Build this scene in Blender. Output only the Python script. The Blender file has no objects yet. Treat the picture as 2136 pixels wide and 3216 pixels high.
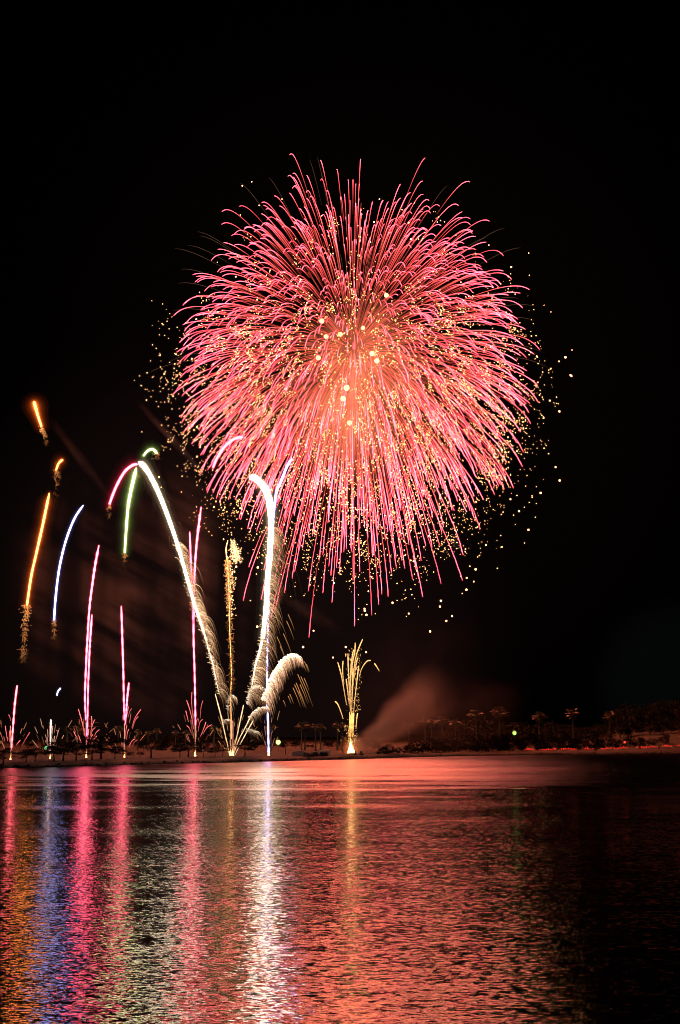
import bpy, math, random
from mathutils import Vector, Matrix
R = math.radians
random.seed(7)
C = bpy.context.scene.collection
S = bpy.context.scene

# ------------------------------------------------------------------ camera, world, exposure
F, CX, CY, HZ, EYE = 4500.0, 1068.0, 1608.0, 2310.0, 6.0      # photo measured at 2136 x 3216
K = F / 2295.0                          # distances below were first laid out for a shorter lens
PITCH = math.atan((HZ - CY) / F)
cam = bpy.data.objects.new('camera', bpy.data.cameras.new('camera'))
C.objects.link(cam)
cam.location = (0, 0, EYE)
cam.rotation_euler = (R(90) + PITCH, 0, 0)
cam.data.sensor_fit = 'VERTICAL'
cam.data.angle = 2 * math.atan(CY / F)
cam.data.clip_end = 20000
S.camera = cam
S.view_settings.view_transform = 'Standard'
S.view_settings.look = 'None'
S.view_settings.exposure = 0
S.view_settings.gamma = 1
S.cycles.max_bounces = 5
S.cycles.volume_bounces = 0
S.cycles.use_denoising = True
S.cycles.denoising_prefilter = 'ACCURATE'
S.cycles.pixel_filter_type = 'BLACKMAN_HARRIS'
S.cycles.filter_width = 1.05
S.cycles.sample_clamp_direct = 4
S.cycles.sample_clamp_indirect = 4

W = bpy.data.worlds.new('World')
S.world = W
W.use_nodes = True
wt = W.node_tree
wt.nodes.clear()
wo = wt.nodes.new('ShaderNodeOutputWorld')
sky = wt.nodes.new('ShaderNodeTexSky')
sky.sky_type = 'NISHITA'
sky.sun_disc = False
sky.sun_elevation = R(-6)
sky.sun_rotation = R(40)
bg1 = wt.nodes.new('ShaderNodeBackground'); bg1.inputs['Strength'].default_value = 0.0004
wt.links.new(sky.outputs[0], bg1.inputs['Color'])
# faint town glow low over the wood on the right, reddish lit night haze on the left
geo = wt.nodes.new('ShaderNodeTexCoord')
def wdot(vec, lo, hi, col, strg):
    d = wt.nodes.new('ShaderNodeVectorMath'); d.operation = 'DOT_PRODUCT'
    d.inputs[1].default_value = Vector(vec).normalized()
    wt.links.new(geo.outputs['Generated'], d.inputs[0])
    m = wt.nodes.new('ShaderNodeMapRange'); m.interpolation_type = 'SMOOTHERSTEP'
    m.inputs['From Min'].default_value = lo; m.inputs['From Max'].default_value = hi
    m.inputs['To Max'].default_value = strg
    wt.links.new(d.outputs['Value'], m.inputs['Value'])
    b = wt.nodes.new('ShaderNodeBackground'); b.inputs['Color'].default_value = (*col, 1)
    wt.links.new(m.outputs[0], b.inputs['Strength'])
    return b
def wadd(a, b):
    n = wt.nodes.new('ShaderNodeAddShader')
    wt.links.new(a.outputs[0], n.inputs[0]); wt.links.new(b.outputs[0], n.inputs[1])
    return n
g1 = wdot((0.235, 1.0, 0.035), 0.9975, 1.0, (.6, .9, .8), 0.002)
g2 = wdot((-0.09, 1.0, 0.07), 0.972, 1.0, (1.0, .50, .46), 0.0045)
g3 = wdot((0.02, 1.0, 0.24), 0.955, 1.0, (1.0, .33, .33), 0.0016)
wt.links.new(wadd(wadd(bg1, g1), wadd(g2, g3)).outputs[0], wo.inputs['Surface'])

# ------------------------------------------------------------------ helpers
def ray(px, py):
    x, u = (px - CX) / F, (CY - py) / F
    return Vector((x, math.cos(PITCH) - u * math.sin(PITCH), math.sin(PITCH) + u * math.cos(PITCH)))
def at(px, py, Y):
    d = ray(px, py); s = Y / d.y
    return Vector((d.x * s, Y, EYE + d.z * s))
def mpp(py, Y):                       # metres per photo pixel there
    return Y / ray(CX, py).y / F
def on_plane(px, py, z=0.0):
    d = ray(px, py); s = (z - EYE) / d.z
    return Vector((d.x * s, d.y * s, z))

class MB:
    def __init__(s): s.v, s.f, s.c = [], [], []
    def face(s, *p):
        b = len(s.v); s.v += p; s.f.append(tuple(range(b, b + len(p))))
    def tube(s, pts, rad, col=None, sides=5, cap=True):
        n = len(pts); b = len(s.v)
        prev = None
        for i, p in enumerate(pts):
            t = (pts[min(i + 1, n - 1)] - pts[max(i - 1, 0)])
            t = t.normalized() if t.length > 1e-9 else Vector((0, 0, 1))
            if prev is None:
                a = Vector((0, 1, 0)) if abs(t.y) < .9 else Vector((1, 0, 0))
                u = t.cross(a).normalized()
            else:
                u = (prev - t * prev.dot(t))
                u = u.normalized() if u.length > 1e-6 else t.orthogonal().normalized()
            prev = u; w = t.cross(u)
            r = rad[i] if hasattr(rad, '__len__') else rad
            for k in range(sides):
                an = 2 * math.pi * k / sides
                s.v.append(p + (u * math.cos(an) + w * math.sin(an)) * r)
                if col is not None: s.c.append(col[i] if isinstance(col, list) else col)
        for i in range(n - 1):
            for k in range(sides):
                k2 = (k + 1) % sides
                s.f.append((b + i * sides + k, b + i * sides + k2, b + (i + 1) * sides + k2, b + (i + 1) * sides + k))
        if cap:
            s.f.append(tuple(b + k for k in reversed(range(sides))))
            s.f.append(tuple(b + (n - 1) * sides + k for k in range(sides)))
    def ball(s, p, r, col=None, rings=3, seg=6, sc=(1, 1, 1)):
        b = len(s.v)
        s.v.append(p + Vector((0, 0, r * sc[2])))
        for i in range(1, rings):
            th = math.pi * i / rings
            for k in range(seg):
                ph = 2 * math.pi * k / seg
                s.v.append(p + Vector((r * sc[0] * math.sin(th) * math.cos(ph), r * sc[1] * math.sin(th) * math.sin(ph), r * sc[2] * math.cos(th))))
        s.v.append(p - Vector((0, 0, r * sc[2])))
        e = len(s.v) - 1
        if col is not None: s.c += [col] * (len(s.v) - b)
        for k in range(seg):
            s.f.append((b, b + 1 + k, b + 1 + (k + 1) % seg))
            for i in range(rings - 2):
                a0 = b + 1 + i * seg
                s.f.append((a0 + k, a0 + seg + k, a0 + seg + (k + 1) % seg, a0 + (k + 1) % seg))
            a0 = b + 1 + (rings - 2) * seg
            s.f.append((a0 + k, e, a0 + (k + 1) % seg))
    def box(s, c, d):
        x, y, z = d[0] / 2, d[1] / 2, d[2] / 2
        b = len(s.v)
        s.v += [c + Vector((i * x, j * y, k * z)) for i in (-1, 1) for j in (-1, 1) for k in (-1, 1)]
        s.f += [tuple(b + q for q in f) for f in ((0, 1, 3, 2), (4, 6, 7, 5), (0, 4, 5, 1), (2, 3, 7, 6), (0, 2, 6, 4), (1, 5, 7, 3))]
    def build(s, name, mat, parent=None, loc=None, smooth=True):
        me = bpy.data.meshes.new(name)
        off = Vector(loc) if loc is not None else Vector((0, 0, 0))
        me.from_pydata([v - off for v in s.v], [], s.f)
        if s.c:
            at_ = me.color_attributes.new('glow', 'FLOAT_COLOR', 'POINT')
            at_.data.foreach_set('color', [x for c in s.c for x in (c[0], c[1], c[2], 1.0)])
        if smooth and me.polygons: me.polygons.foreach_set('use_smooth', [True] * len(me.polygons))
        me.materials.append(mat)
        o = bpy.data.objects.new(name, me); C.objects.link(o)
        if parent is not None: o.parent = parent
        elif loc is not None: o.location = off
        return o

def tag(o, label=None, cat=None, group=None, kind=None):
    if label: o['label'] = label
    if cat: o['category'] = cat
    if group: o['group'] = group
    if kind: o['kind'] = kind
    return o
def thing(name, label, cat, loc=(0, 0, 0), group=None):
    o = bpy.data.objects.new(name, None); C.objects.link(o); o.location = loc
    return tag(o, label, cat, group)
def dup(root, loc, rz=0, sc=1, label=None, group=None):
    r = root.copy(); C.objects.link(r); r.location = loc
    r.rotation_euler = (0, 0, rz); r.scale = sc if hasattr(sc, '__len__') else (sc, sc, sc)
    if label: r['label'] = label
    if group: r['group'] = group
    for ch in root.children:
        c = ch.copy(); C.objects.link(c); c.parent = r
        for g in ch.children:
            d = g.copy(); C.objects.link(d); d.parent = c
    return r

# ------------------------------------------------------------------ materials
def newmat(name):
    m = bpy.data.materials.new(name); m.use_nodes = True
    t = m.node_tree; t.nodes.clear()
    o = t.nodes.new('ShaderNodeOutputMaterial')
    return m, t, o
def pbr(name, col, rough=.8, col2=None, scale=3.0, metal=0, bump=0):
    m, t, o = newmat(name)
    p = t.nodes.new('ShaderNodeBsdfPrincipled')
    p.inputs['Roughness'].default_value = rough; p.inputs['Metallic'].default_value = metal
    p.inputs['Base Color'].default_value = (*col, 1)
    if col2:
        tc = t.nodes.new('ShaderNodeTexCoord')
        n = t.nodes.new('ShaderNodeTexNoise'); n.inputs['Scale'].default_value = scale; n.inputs['Detail'].default_value = 5
        r = t.nodes.new('ShaderNodeValToRGB')
        r.color_ramp.elements[0].position = .35; r.color_ramp.elements[1].position = .65
        r.color_ramp.elements[0].color = (*col, 1); r.color_ramp.elements[1].color = (*col2, 1)
        t.links.new(tc.outputs['Object'], n.inputs['Vector']); t.links.new(n.outputs['Fac'], r.inputs[0])
        t.links.new(r.outputs[0], p.inputs['Base Color'])
        if bump:
            b = t.nodes.new('ShaderNodeBump'); b.inputs['Distance'].default_value = bump
            t.links.new(n.outputs['Fac'], b.inputs['Height']); t.links.new(b.outputs[0], p.inputs['Normal'])
    t.links.new(p.outputs[0], o.inputs['Surface'])
    if 'leaf' in name or 'needles' in name: p.inputs['Specular IOR Level'].default_value = .05
    return m
def firemat(name, sampling):
    m, t, o = newmat(name)
    a = t.nodes.new('ShaderNodeAttribute'); a.attribute_name = 'glow'
    e = t.nodes.new('ShaderNodeEmission'); t.links.new(a.outputs['Color'], e.inputs['Color'])
    t.links.new(e.outputs[0], o.inputs['Surface'])
    m.cycles.emission_sampling = sampling
    return m
FIRE = firemat('burning_star', 'NONE')
FLASH = firemat('bright_flash', 'FRONT')
def emit(name, col, strg, sampling='FRONT'):
    m, t, o = newmat(name)
    e = t.nodes.new('ShaderNodeEmission'); e.inputs['Color'].default_value = (*col, 1); e.inputs['Strength'].default_value = strg
    t.links.new(e.outputs[0], o.inputs['Surface']); m.cycles.emission_sampling = sampling
    return m
def halomat(name, col, strg):  # emission-only volume for the added bloom halos
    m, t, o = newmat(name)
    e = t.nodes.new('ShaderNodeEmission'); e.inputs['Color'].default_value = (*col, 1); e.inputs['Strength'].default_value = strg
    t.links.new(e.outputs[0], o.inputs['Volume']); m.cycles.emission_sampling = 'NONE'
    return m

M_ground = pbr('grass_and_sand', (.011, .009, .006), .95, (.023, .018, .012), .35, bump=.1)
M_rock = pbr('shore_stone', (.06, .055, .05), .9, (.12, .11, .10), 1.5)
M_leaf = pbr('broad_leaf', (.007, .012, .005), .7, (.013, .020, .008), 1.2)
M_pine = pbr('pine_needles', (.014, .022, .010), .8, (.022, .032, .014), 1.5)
M_palm = pbr('palm_frond', (.11, .11, .05), .6, (.16, .15, .07), 2)
M_skirt = pbr('dead_frond', (.17, .12, .07), .9, (.11, .08, .05), 4)
M_bark = pbr('bark', (.17, .13, .10), .9, (.18, .14, .11), 5)
M_metal = pbr('dark_metal', (.08, .08, .085), .5, metal=.6)
M_tarp = pbr('canvas_sheet', (.22, .16, .12), .85, (.28, .21, .16), 2)
M_wood = pbr('crate_wood', (.13, .09, .06), .85, (.18, .13, .09), 6)
M_skin = pbr('skin', (.45, .30, .23), .6)
M_hair = pbr('black_hair', (.012, .01, .01), .6)

# water: mirror surface, slope field from noise, wind-ruffled zone towards the far bank
def water_mat():
    m, t, o = newmat('lake_water')
    N, L = t.nodes.new, t.links.new
    p = N('ShaderNodeBsdfAnisotropic'); p.distribution = 'BECKMANN'
    fr = N('ShaderNodeFresnel'); fr.inputs['IOR'].default_value = 1.333
    L(fr.outputs[0], p.inputs['Color'])
    deep = N('ShaderNodeBsdfDiffuse'); deep.inputs['Color'].default_value = (.001, .002, .003, 1)
    add = N('ShaderNodeAddShader'); L(p.outputs[0], add.inputs[0]); L(deep.outputs[0], add.inputs[1])
    g = N('ShaderNodeNewGeometry')
    sep = N('ShaderNodeSeparateXYZ'); L(g.outputs['Position'], sep.inputs[0])
    def noise(scale, sx, sy, det, rough=.5, dist=0.0):
        mp = N('ShaderNodeMapping'); mp.inputs['Scale'].default_value = (sx, sy, 1)
        L(g.outputs['Position'], mp.inputs['Vector'])
        n = N('ShaderNodeTexNoise'); n.inputs['Scale'].default_value = scale
        n.inputs['Detail'].default_value = det; n.inputs['Roughness'].default_value = rough
        n.inputs['Distortion'].default_value = dist
        L(mp.outputs[0], n.inputs['Vector'])
        return n
    def math_(op, a, b=None, c=None):
        n = N('ShaderNodeMath'); n.operation = op
        for i, x in enumerate((a, b, c)):
            if x is None: continue
            if isinstance(x, (int, float)): n.inputs[i].default_value = x
            else: L(x, n.inputs[i])
        return n.outputs[0]
    # wind zone: beyond the ruffle line, with ragged edge
    edge = noise(.05, .55, 1.5, 6, .62)
    e = math_('MULTIPLY_ADD', edge.outputs['Fac'], 360.0, -180.0)
    skew = math_('MULTIPLY', sep.outputs['X'], .20)
    dist = math_('ADD', math_('ADD', sep.outputs['Y'], e), skew)
    zone = N('ShaderNodeMapRange'); zone.interpolation_type = 'SMOOTHSTEP'
    zone.inputs['From Min'].default_value = 95; zone.inputs['From Max'].default_value = 250
    L(dist, zone.inputs['Value'])
    streak_n = noise(.03, .35, 1.0, 5, .62)
    z = math_('MULTIPLY', zone.outputs[0], math_('MULTIPLY_ADD', streak_n.outputs['Fac'], 1.1, .35))
    # slopes
    n1 = noise(5.2, .75, 1.15, 2.0, .5, .4)
    n2 = noise(.6, .7, 1.2, 2.0, .5, .2)
    n3 = noise(14.0, .8, 1.1, 2.0, .5)
    def vm(op, a, b=None):
        n = N('ShaderNodeVectorMath'); n.operation = op
        for i, x in enumerate((a, b)):
            if x is None: continue
            if isinstance(x, tuple): n.inputs[i].default_value = x
            else: L(x, n.inputs[i])
        return n
    def slope(n, ax, ay):
        c = vm('SUBTRACT', n.outputs['Color'], (.5, .5, .5))
        return vm('MULTIPLY', c.outputs[0], (ax, ay, 0)).outputs[0]
    n4 = noise(1.0, .16, .09, 3.0, .6)
    s4 = N('ShaderNodeVectorMath'); s4.operation = 'SCALE'; L(slope(n4, .05, .26), s4.inputs[0]); L(z, s4.inputs['Scale'])
    s = vm('ADD', vm('ADD', slope(n1, .33, .42), slope(n2, .06, .10)).outputs[0], slope(n3, .05, .08)).outputs[0]
    k = math_('MULTIPLY_ADD', z, .9, 1.0)
    gust = noise(.10, .30, 1.0, 4, .6)
    k = math_('MULTIPLY', k, math_('MULTIPLY_ADD', gust.outputs['Fac'], 1.5, .25))
    sc = N('ShaderNodeVectorMath'); sc.operation = 'SCALE'; L(s, sc.inputs[0]); L(k, sc.inputs['Scale'])
    nv = vm('ADD', vm('ADD', sc.outputs[0], s4.outputs[0]).outputs[0], (0, 0, 1))
    nn = vm('NORMALIZE', nv.outputs[0])
    L(nn.outputs[0], p.inputs['Normal']); L(nn.outputs[0], fr.inputs['Normal'])
    L(math_('MULTIPLY_ADD', z, .25, .12), p.inputs['Roughness'])
    L(add.outputs[0], o.inputs['Surface'])
    return m

# ------------------------------------------------------------------ water and land
SHORE = [(0, 2413), (130, 2410), (260, 2406), (450, 2401), (700, 2396), (900, 2390), (1100, 2385), (1300, 2378),
         (1500, 2374), (1700, 2371), (1900, 2369), (2136, 2367)]
sp = [on_plane(x, y) for x, y in SHORE]
d0 = (sp[0] - sp[2]).normalized(); d1 = (sp[-1] - sp[-3]).normalized()
sp = [sp[0] + d0 * 900, sp[0] + d0 * 300, sp[0] + d0 * 100] + sp + [sp[-1] + d1 * 120, sp[-1] + d1 * 400, sp[-1] + d1 * 1200]
def shore_y(x):
    for a, b in zip(sp, sp[1:]):
        if a.x <= x <= b.x: return a.y + (b.y - a.y) * (x - a.x) / (b.x - a.x)
    return sp[0].y if x < sp[0].x else sp[-1].y
PROF = [(-6, -1.2), (-.6, -.25), (0, .02), (.8, .35), (1.8, .62), (3.5, .8), (8, .95), (16, 1.05), (28, 1.12), (45, 1.2), (70, 1.3), (110, 1.4), (200, 1.6), (450, 2), (2500, 2.5)]
def hill(x, dy):
    k = min(max((x - 75) / 60, 0), 1); k = k * k * (3 - 2 * k)
    h = k * 3.6 * min(max((dy - 4) / 34, 0), 1)
    k2 = min(max((x - 95) / 90, 0), 1)
    return h + k2 * 6 * min(max((dy - 50) / 60, 0), 1)
def ground_z(x, y):
    dy = y - shore_y(x)
    z = PROF[-1][1]
    for (a, za), (b, zb) in zip(PROF, PROF[1:]):
        if dy <= b:
            z = za + (zb - za) * max(dy - a, 0) / (b - a); break
    w = .12 * math.sin(x * .33 + 1) * math.sin(y * .27) + .08 * math.sin(x * .9 + y * .5)
    return z + hill(x, dy) + (w if dy > 2 else 0)

wm = MB()
wm.face(Vector((-1200, -40, 0)), Vector((1200, -40, 0)), Vector((1200, 1200, 0)), Vector((-1200, 1200, 0)))
tag(wm.build('water', water_mat()), kind='structure')

gm = MB()
NX = 260
gx = [-700 + 1300 * (i / (NX - 1)) for i in range(NX)]
gx = sorted(gx + [-120 + 260 * i / 239 for i in range(240)])
for x in gx:
    sy = shore_y(x)
    for dy, _ in PROF + []:
        y = sy + dy; gm.v.append(Vector((x, y, ground_z(x, y))))
n = len(PROF)
for i in range(len(gx) - 1):
    for j in range(n - 1):
        b = i * n + j; gm.f.append((b, b + n, b + n + 1, b + 1))
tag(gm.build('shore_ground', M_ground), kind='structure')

rk = MB(); rng = random.Random(3)
for i in range(2500):
    x = rng.uniform(-150, 190); dy = abs(rng.gauss(0, .8)) - .5
    y = shore_y(x) + dy; r = rng.uniform(.12, .34)
    rk.ball(Vector((x, y, max(ground_z(x, y), -.05) + r * .3)), r, None, 3, 5, (rng.uniform(.8, 1.4), rng.uniform(.7, 1.1), rng.uniform(.5, .85)))
tag(rk.build('shore_stones', M_rock, smooth=False), 'pale broken stones lining the water edge of the far bank', 'stones', kind='stuff')

# ------------------------------------------------------------------ trees
def leaf(mb, p, s, rng):
    n = Vector((rng.gauss(0, 1), rng.gauss(0, 1), rng.gauss(0, .8))).normalized()
    u = n.orthogonal().normalized(); u.rotate(Matrix.Rotation(rng.random() * 6.28, 3, n)); w = n.cross(u)
    mb.face(p - u * s, p + w * s * .55, p + u * s, p - w * s * .55)
def broad(name, label, cat, seed, H, W, nclump, leafmat, trunk_h=.3, flat=.7, lf=.28, per=42):
    rng = random.Random(seed)
    root = thing(name, label, cat)
    tm, cm = MB(), MB()
    tw = H * .028
    lean = Vector((rng.uniform(-.08, .08), rng.uniform(-.08, .08), 1))
    top = lean * (H * .72)
    tm.tube([Vector((0, 0, -.4)), lean * H * trunk_h * .5, lean * H * trunk_h, top], [tw * 1.4, tw, tw * .8, tw * .25], None, 7)
    for k in range(nclump):
        a = rng.random() * 6.283; rr = math.sqrt(rng.random()) * W / 2
        hz = trunk_h + (1 - trunk_h) * rng.random()
        rr *= math.sqrt(max(.05, 1 - ((hz - trunk_h - .25) / (1 - trunk_h)) ** 2 * 1.3)) if hz > trunk_h + .25 else .9
        c = Vector((math.cos(a) * rr, math.sin(a) * rr, H * hz * .95))
        st = lean * H * rng.uniform(trunk_h * .8, .65)
        if k % 2 == 0: tm.tube([st, st.lerp(c, .55) + Vector((0, 0, .1 * H * rng.random())), c], [tw * .5, tw * .3, tw * .1], None, 4)
        cr = W * rng.uniform(.10, .19)
        for q in range(per):
            d = Vector((rng.gauss(0, 1), rng.gauss(0, 1), rng.gauss(0, flat))) * cr * .62
            leaf(cm, c + d, lf * rng.uniform(.6, 1.25), rng)
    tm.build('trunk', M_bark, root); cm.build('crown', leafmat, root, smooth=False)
    return root
def palm(seed):
    rng = random.Random(seed)
    root = thing('fan_palm', 'x', 'palm tree')
    H = 8.0; tm, cm, sm = MB(), MB(), MB()
    bend = rng.uniform(-.25, .25)
    pts = [Vector((bend * (h / H) ** 2, 0, h)) for h in (-.4, .4, 2, 4, 6, 7.3)]
    tm.tube(pts, [.34, .26, .19, .17, .155, .15], None, 8)
    top = Vector((bend * .83, 0, 7.25))
    def fan(mb, el, az, L, w):
        d = Vector((math.cos(az) * math.cos(el), math.sin(az) * math.cos(el), math.sin(el)))
        side = d.cross(Vector((0, 0, 1)))
        side = side.normalized() if side.length > .05 else Vector((1, 0, 0))
        up = side.cross(d).normalized()
        base = top + d * L * .5
        mb.tube([top, base], [.03, .02], None, 3)
        for q in range(9):
            t = (q - 4) / 4 * 1.15
            dd = d * math.cos(t) + side * math.sin(t)
            e1 = base + dd * L * .32 + up * .02; e2 = base + dd * L * .55 - Vector((0, 0, .16 * L))
            ww = dd.cross(up) * w
            mb.face(base - ww * .4, e1 - ww, e2, e1 + ww, base + ww * .4)
    for i in range(34):
        fan(cm, R(rng.uniform(-14, 86)), i * 2.4 + rng.random() * .4, rng.uniform(1.3, 2.1), .07)
    for i in range(16):
        fan(sm, R(rng.uniform(-80, -32)), i * 2.4 + rng.random() * .4, rng.uniform(.9, 1.3), .06)
    tm.build('trunk', M_bark, root)
    cm.build('crown', M_palm, root, smooth=False); sm.build('dead_frond_skirt', M_skirt, root, smooth=False)
    return root
palms = [palm(11), palm(12), palm(13)]
used = set()
def put(proto, i, px, ytop, Y, H0, label, group, rz, wide=1.0):
    x = at(px, 2340, Y).x; z0 = ground_z(x, Y)
    h = at(px, ytop, Y).z - z0
    k = h / H0
    if id(proto) not in used:
        used.add(id(proto)); o = proto
        o.location = (x, Y, z0); o.rotation_euler = (0, 0, rz); o.scale = (k * wide, k * wide, k)
        o['label'] = label; o['group'] = group
        return o
    return dup(proto, (x, Y, z0), rz, (k * wide, k * wide, k), label, group)
PALMS = [
 (210, 2283, 215, 'fan palm showing between the comet streaks beside the power pylon'), (242, 2280, 219, 'fan palm close right of the palm beside the power pylon'),
 (370, 2281, 215, 'fan palm just left of the fourth launch flame from the left'), (433, 2293, 225, 'fan palm on the far left bank above the spreading shore pine'),
 (465, 2296, 222, 'shorter fan palm above the right side of the spreading shore pine'), (492, 2288, 226, 'fan palm standing midway between two red comet launches'),
 (551, 2296, 228, 'fan palm left of the red comet pair launch'), (583, 2295, 231, 'fan palm directly left of the red comet pair launch'),
 (672, 2281, 226, 'tall fan palm left of the gold comet fan launch'), (788, 2292, 232, 'fan palm right of the gold comet fan launch'),
 (852, 2274, 228, 'fan palm behind the thin blue-white vertical comet'),
 (947, 2271, 232, 'left trunk of the twin fan palms right of the green lamp'), (958, 2269, 234, 'right trunk of the twin fan palms right of the green lamp'),
 (991, 2274, 238, 'fan palm next right of the twin fan palms'), (1007, 2274, 236, 'fan palm two along to the right of the twin palms'),
 (1060, 2269, 240, 'left palm of the close pair left of the gold fountain'), (1072, 2271, 242, 'right palm of the close pair left of the gold fountain'),
 (1284, 2264, 246, 'lone fan palm dark against the red smoke'), (1335, 2255, 250, 'taller left palm of the pair at the right edge of the smoke'),
 (1356, 2258, 256, 'shorter right palm of the pair at the right edge of the smoke'), (1390, 2251, 254, 'fan palm at the left end of the dark wood'),
 (1430, 2260, 258, 'fan palm overlapping the left part of the dark wood'), (1496, 2231, 266, 'tall fan palm rising above the wood left of the green lamp'),
 (1570, 2223, 270, 'tall fan palm just left of the bright right-hand green lamp'), (1695, 2238, 276, 'fan palm rising over the dark wood above the start of the red lantern row'),
 (1801, 2225, 280, 'tallest looking fan palm above the middle of the red lantern row'), (1916, 2236, 290, 'fan palm at the left foot of the high wooded hill')]
for i, (px, yt, Y, lab) in enumerate(PALMS):
    put(palms[i % 3], i, px, yt, Y * K, 8.6, lab, 'fan palms along the bank', i * 1.3, 1.2)

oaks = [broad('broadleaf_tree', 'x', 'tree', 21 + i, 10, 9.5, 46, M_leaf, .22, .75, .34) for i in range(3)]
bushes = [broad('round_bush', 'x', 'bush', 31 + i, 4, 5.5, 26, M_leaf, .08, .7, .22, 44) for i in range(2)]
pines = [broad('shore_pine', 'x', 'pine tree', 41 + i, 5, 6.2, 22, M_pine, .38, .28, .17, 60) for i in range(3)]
rng = random.Random(5)
def sx5(x): return 1300 + x / 1.8756
def sy5(y): return 2100 + y / 1.8756
WOODTOP = [(225, 318), (280, 290), (330, 285), (400, 275), (440, 292), (480, 320), (560, 305), (640, 300), (700, 320), (800, 295), (880, 310), (960, 325),
           (1000, 330), (1080, 310), (1130, 312), (1180, 262), (1230, 225), (1270, 208), (1310, 235), (1370, 214), (1430, 200), (1490, 192), (1540, 182), (1600, 180), (1680, 170), (1760, 165)]
WG = 'dark trees of the wood on the right bank'
for i, (x, y) in enumerate(WOODTOP):
    big = x > 1150
    put(oaks[i % 3], i, sx5(x), sy5(y if big else y + 16), 345 * K + (i % 3) * 9 if big else 318 * K + (i % 3) * 8, 10.4,
        'dark broadleaf tree of the high wooded hill at the right edge' if big else 'dark broadleaf tree in the low wood behind the right bank palms', WG, i * 1.7, 1.0 if big else 1.5)
for i, x in enumerate(range(285, 1700, 62)):
    big = x > 1180
    y = (352 + 20 * math.sin(i * 1.9)) if not big else 300 + 22 * math.sin(i * 2.3)
    put(oaks[(i + 1) % 3], i, sx5(x + rng.uniform(-14, 14)), sy5(y + 12), 300 * K + (i % 3) * 5, 10.4,
        'dark lower tree at the front of the right wood', WG, i * 2.1, 1.55)
for i, x in enumerate(list(range(110, 660, 50)) + list(range(690, 1500, 66))):
    y = 402 + 18 * math.sin(i * 2.7) - (10 if 350 < x < 480 else 0)
    Yb = shore_y(at(sx5(x), 2340, 270 * K).x) + (9 if x < 640 else 24) + (i % 3) * 2
    put(bushes[i % 2], i, sx5(x + rng.uniform(-10, 10)), sy5(y), Yb, 4.15, 'dark round bush in the hedge below the right wood', 'bushes below the right wood', i * 1.1, 1.1)
for px, yt, w, lab in ((1202, 2341, 1.0, 'left bush of the dark clump right of the gold fountain'), (1222, 2336, 1.1, 'tallest bush of the dark clump right of the gold fountain'),
                       (1252, 2345, .8, 'small bush at the right end of the clump by the gold fountain'), (1283, 2341, 1.2, 'wide bush under the lone palm beside the smoke'),
                       (1306, 2322, 1.0, 'tall bush right of the lone palm beside the smoke')):
    put(bushes[int(px) % 2], 0, px, yt, shore_y(at(px, 2360, 215 * K).x) + 12, 4.15, lab, 'bushes by the gold fountain', px * .1, w)
for px, yt, w, lab in ((476, 2331, 1.25, 'broad spreading pine standing alone on the left bank'), (566, 2349, 1.0, 'low pine just left of the red comet pair launch'),
                       (592, 2336, 1.1, 'pine touching the launch flame of the red comet pair'), (640, 2348, .9, 'small pine right of the red comet pair launch'),
                       (676, 2352, .9, 'low pine left of the gold comet fan launch'), (700, 2347, .8, 'pine leaning beside the gold comet fan launch'),
                       (770, 2338, 1.0, 'pine right of the gold comet fan launch'), (440, 2368, .9, 'small low pine left of the broad spreading pine'),
                       (410, 2369, .9, 'low pine just right of the fourth launch flame'), (318, 2318, 1.1, 'tall rounded pine right of the third launch flame'),
                       (290, 2345, 1.1, 'pine directly right of the third launch flame'), (240, 2340, 1.2, 'pine left of the third launch flame'),
                       (200, 2338, 1.2, 'pine right of the small white comet launch'), (172, 2350, 1.0, 'low pine nearest the small white comet launch'),
                       (112, 2352, 1.0, 'pine left of the small green lamp on the left bank'), (84, 2362, 1.1, 'low pine midway between the two leftmost launches'),
                       (12, 2358, 1.1, 'pine at the left edge of the photo'), (362, 2352, 1.0, 'pine left of the fourth launch flame')):
    put(pines[int(px) % 3], 0, px, yt - 7, shore_y(at(px, 2390, 160 * K).x) + 18, 4.85, lab, 'pines on the left bank', px * .17, w * 1.35)

# low dark tree belt behind the left palms
for i in range(38):
    px = -30 + i * 33 + rng.uniform(-14, 14)
    put(oaks[i % 3], i, px, 2316 + 10 * math.sin(i * 1.7) + (16 if px > 860 else 0), 262 * K + (i % 4) * 6, 10.4,
        'dim dark tree in the low belt behind the left bank palms', 'dark tree belt behind the left bank', i * 1.3, 1.7)

# ------------------------------------------------------------------ lamps, poles, pylon, lanterns
def lamp(px, py, Y, r, label, strg, col=(.50, 1.0, .22)):
    Y = Y * K; p = at(px, py, Y); z0 = ground_z(p.x, Y)
    t = thing('street_lamp', label, 'street lamp', (p.x, Y, z0), 'green-white park lamps')
    h = p.z - z0
    m = MB(); m.tube([Vector((0, 0, -.2)), Vector((0, 0, .5)), Vector((0, 0, h - .25))], [.12, .09, .05], None, 8); m.build('pole', M_metal, t)
    m = MB(); m.tube([Vector((0, 0, h + r * .8)), Vector((0, 0, h + r * 1.05)), Vector((0, 0, h + r * 1.3))], [r * 1.2, r * .9, r * .2], None, 10); m.build('hood', M_metal, t)
    m = MB(); m.ball(Vector((0, 0, h)), r, None, 8, 12); m.build('bulb', emit('lamp_bulb', col, strg), t)
lamp(144, 2348, 172, .40, 'small green lamp left of the small white comet launch', 3, (.25, 1.0, .35))
lamp(874, 2331, 226, .70, 'green-white lamp standing right of the thin blue-white comet', 2.5)
lamp(1616, 2302, 262, .70, 'brightest green-white lamp in front of the right wood', 1.3, (.55, 1, .18))
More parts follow.
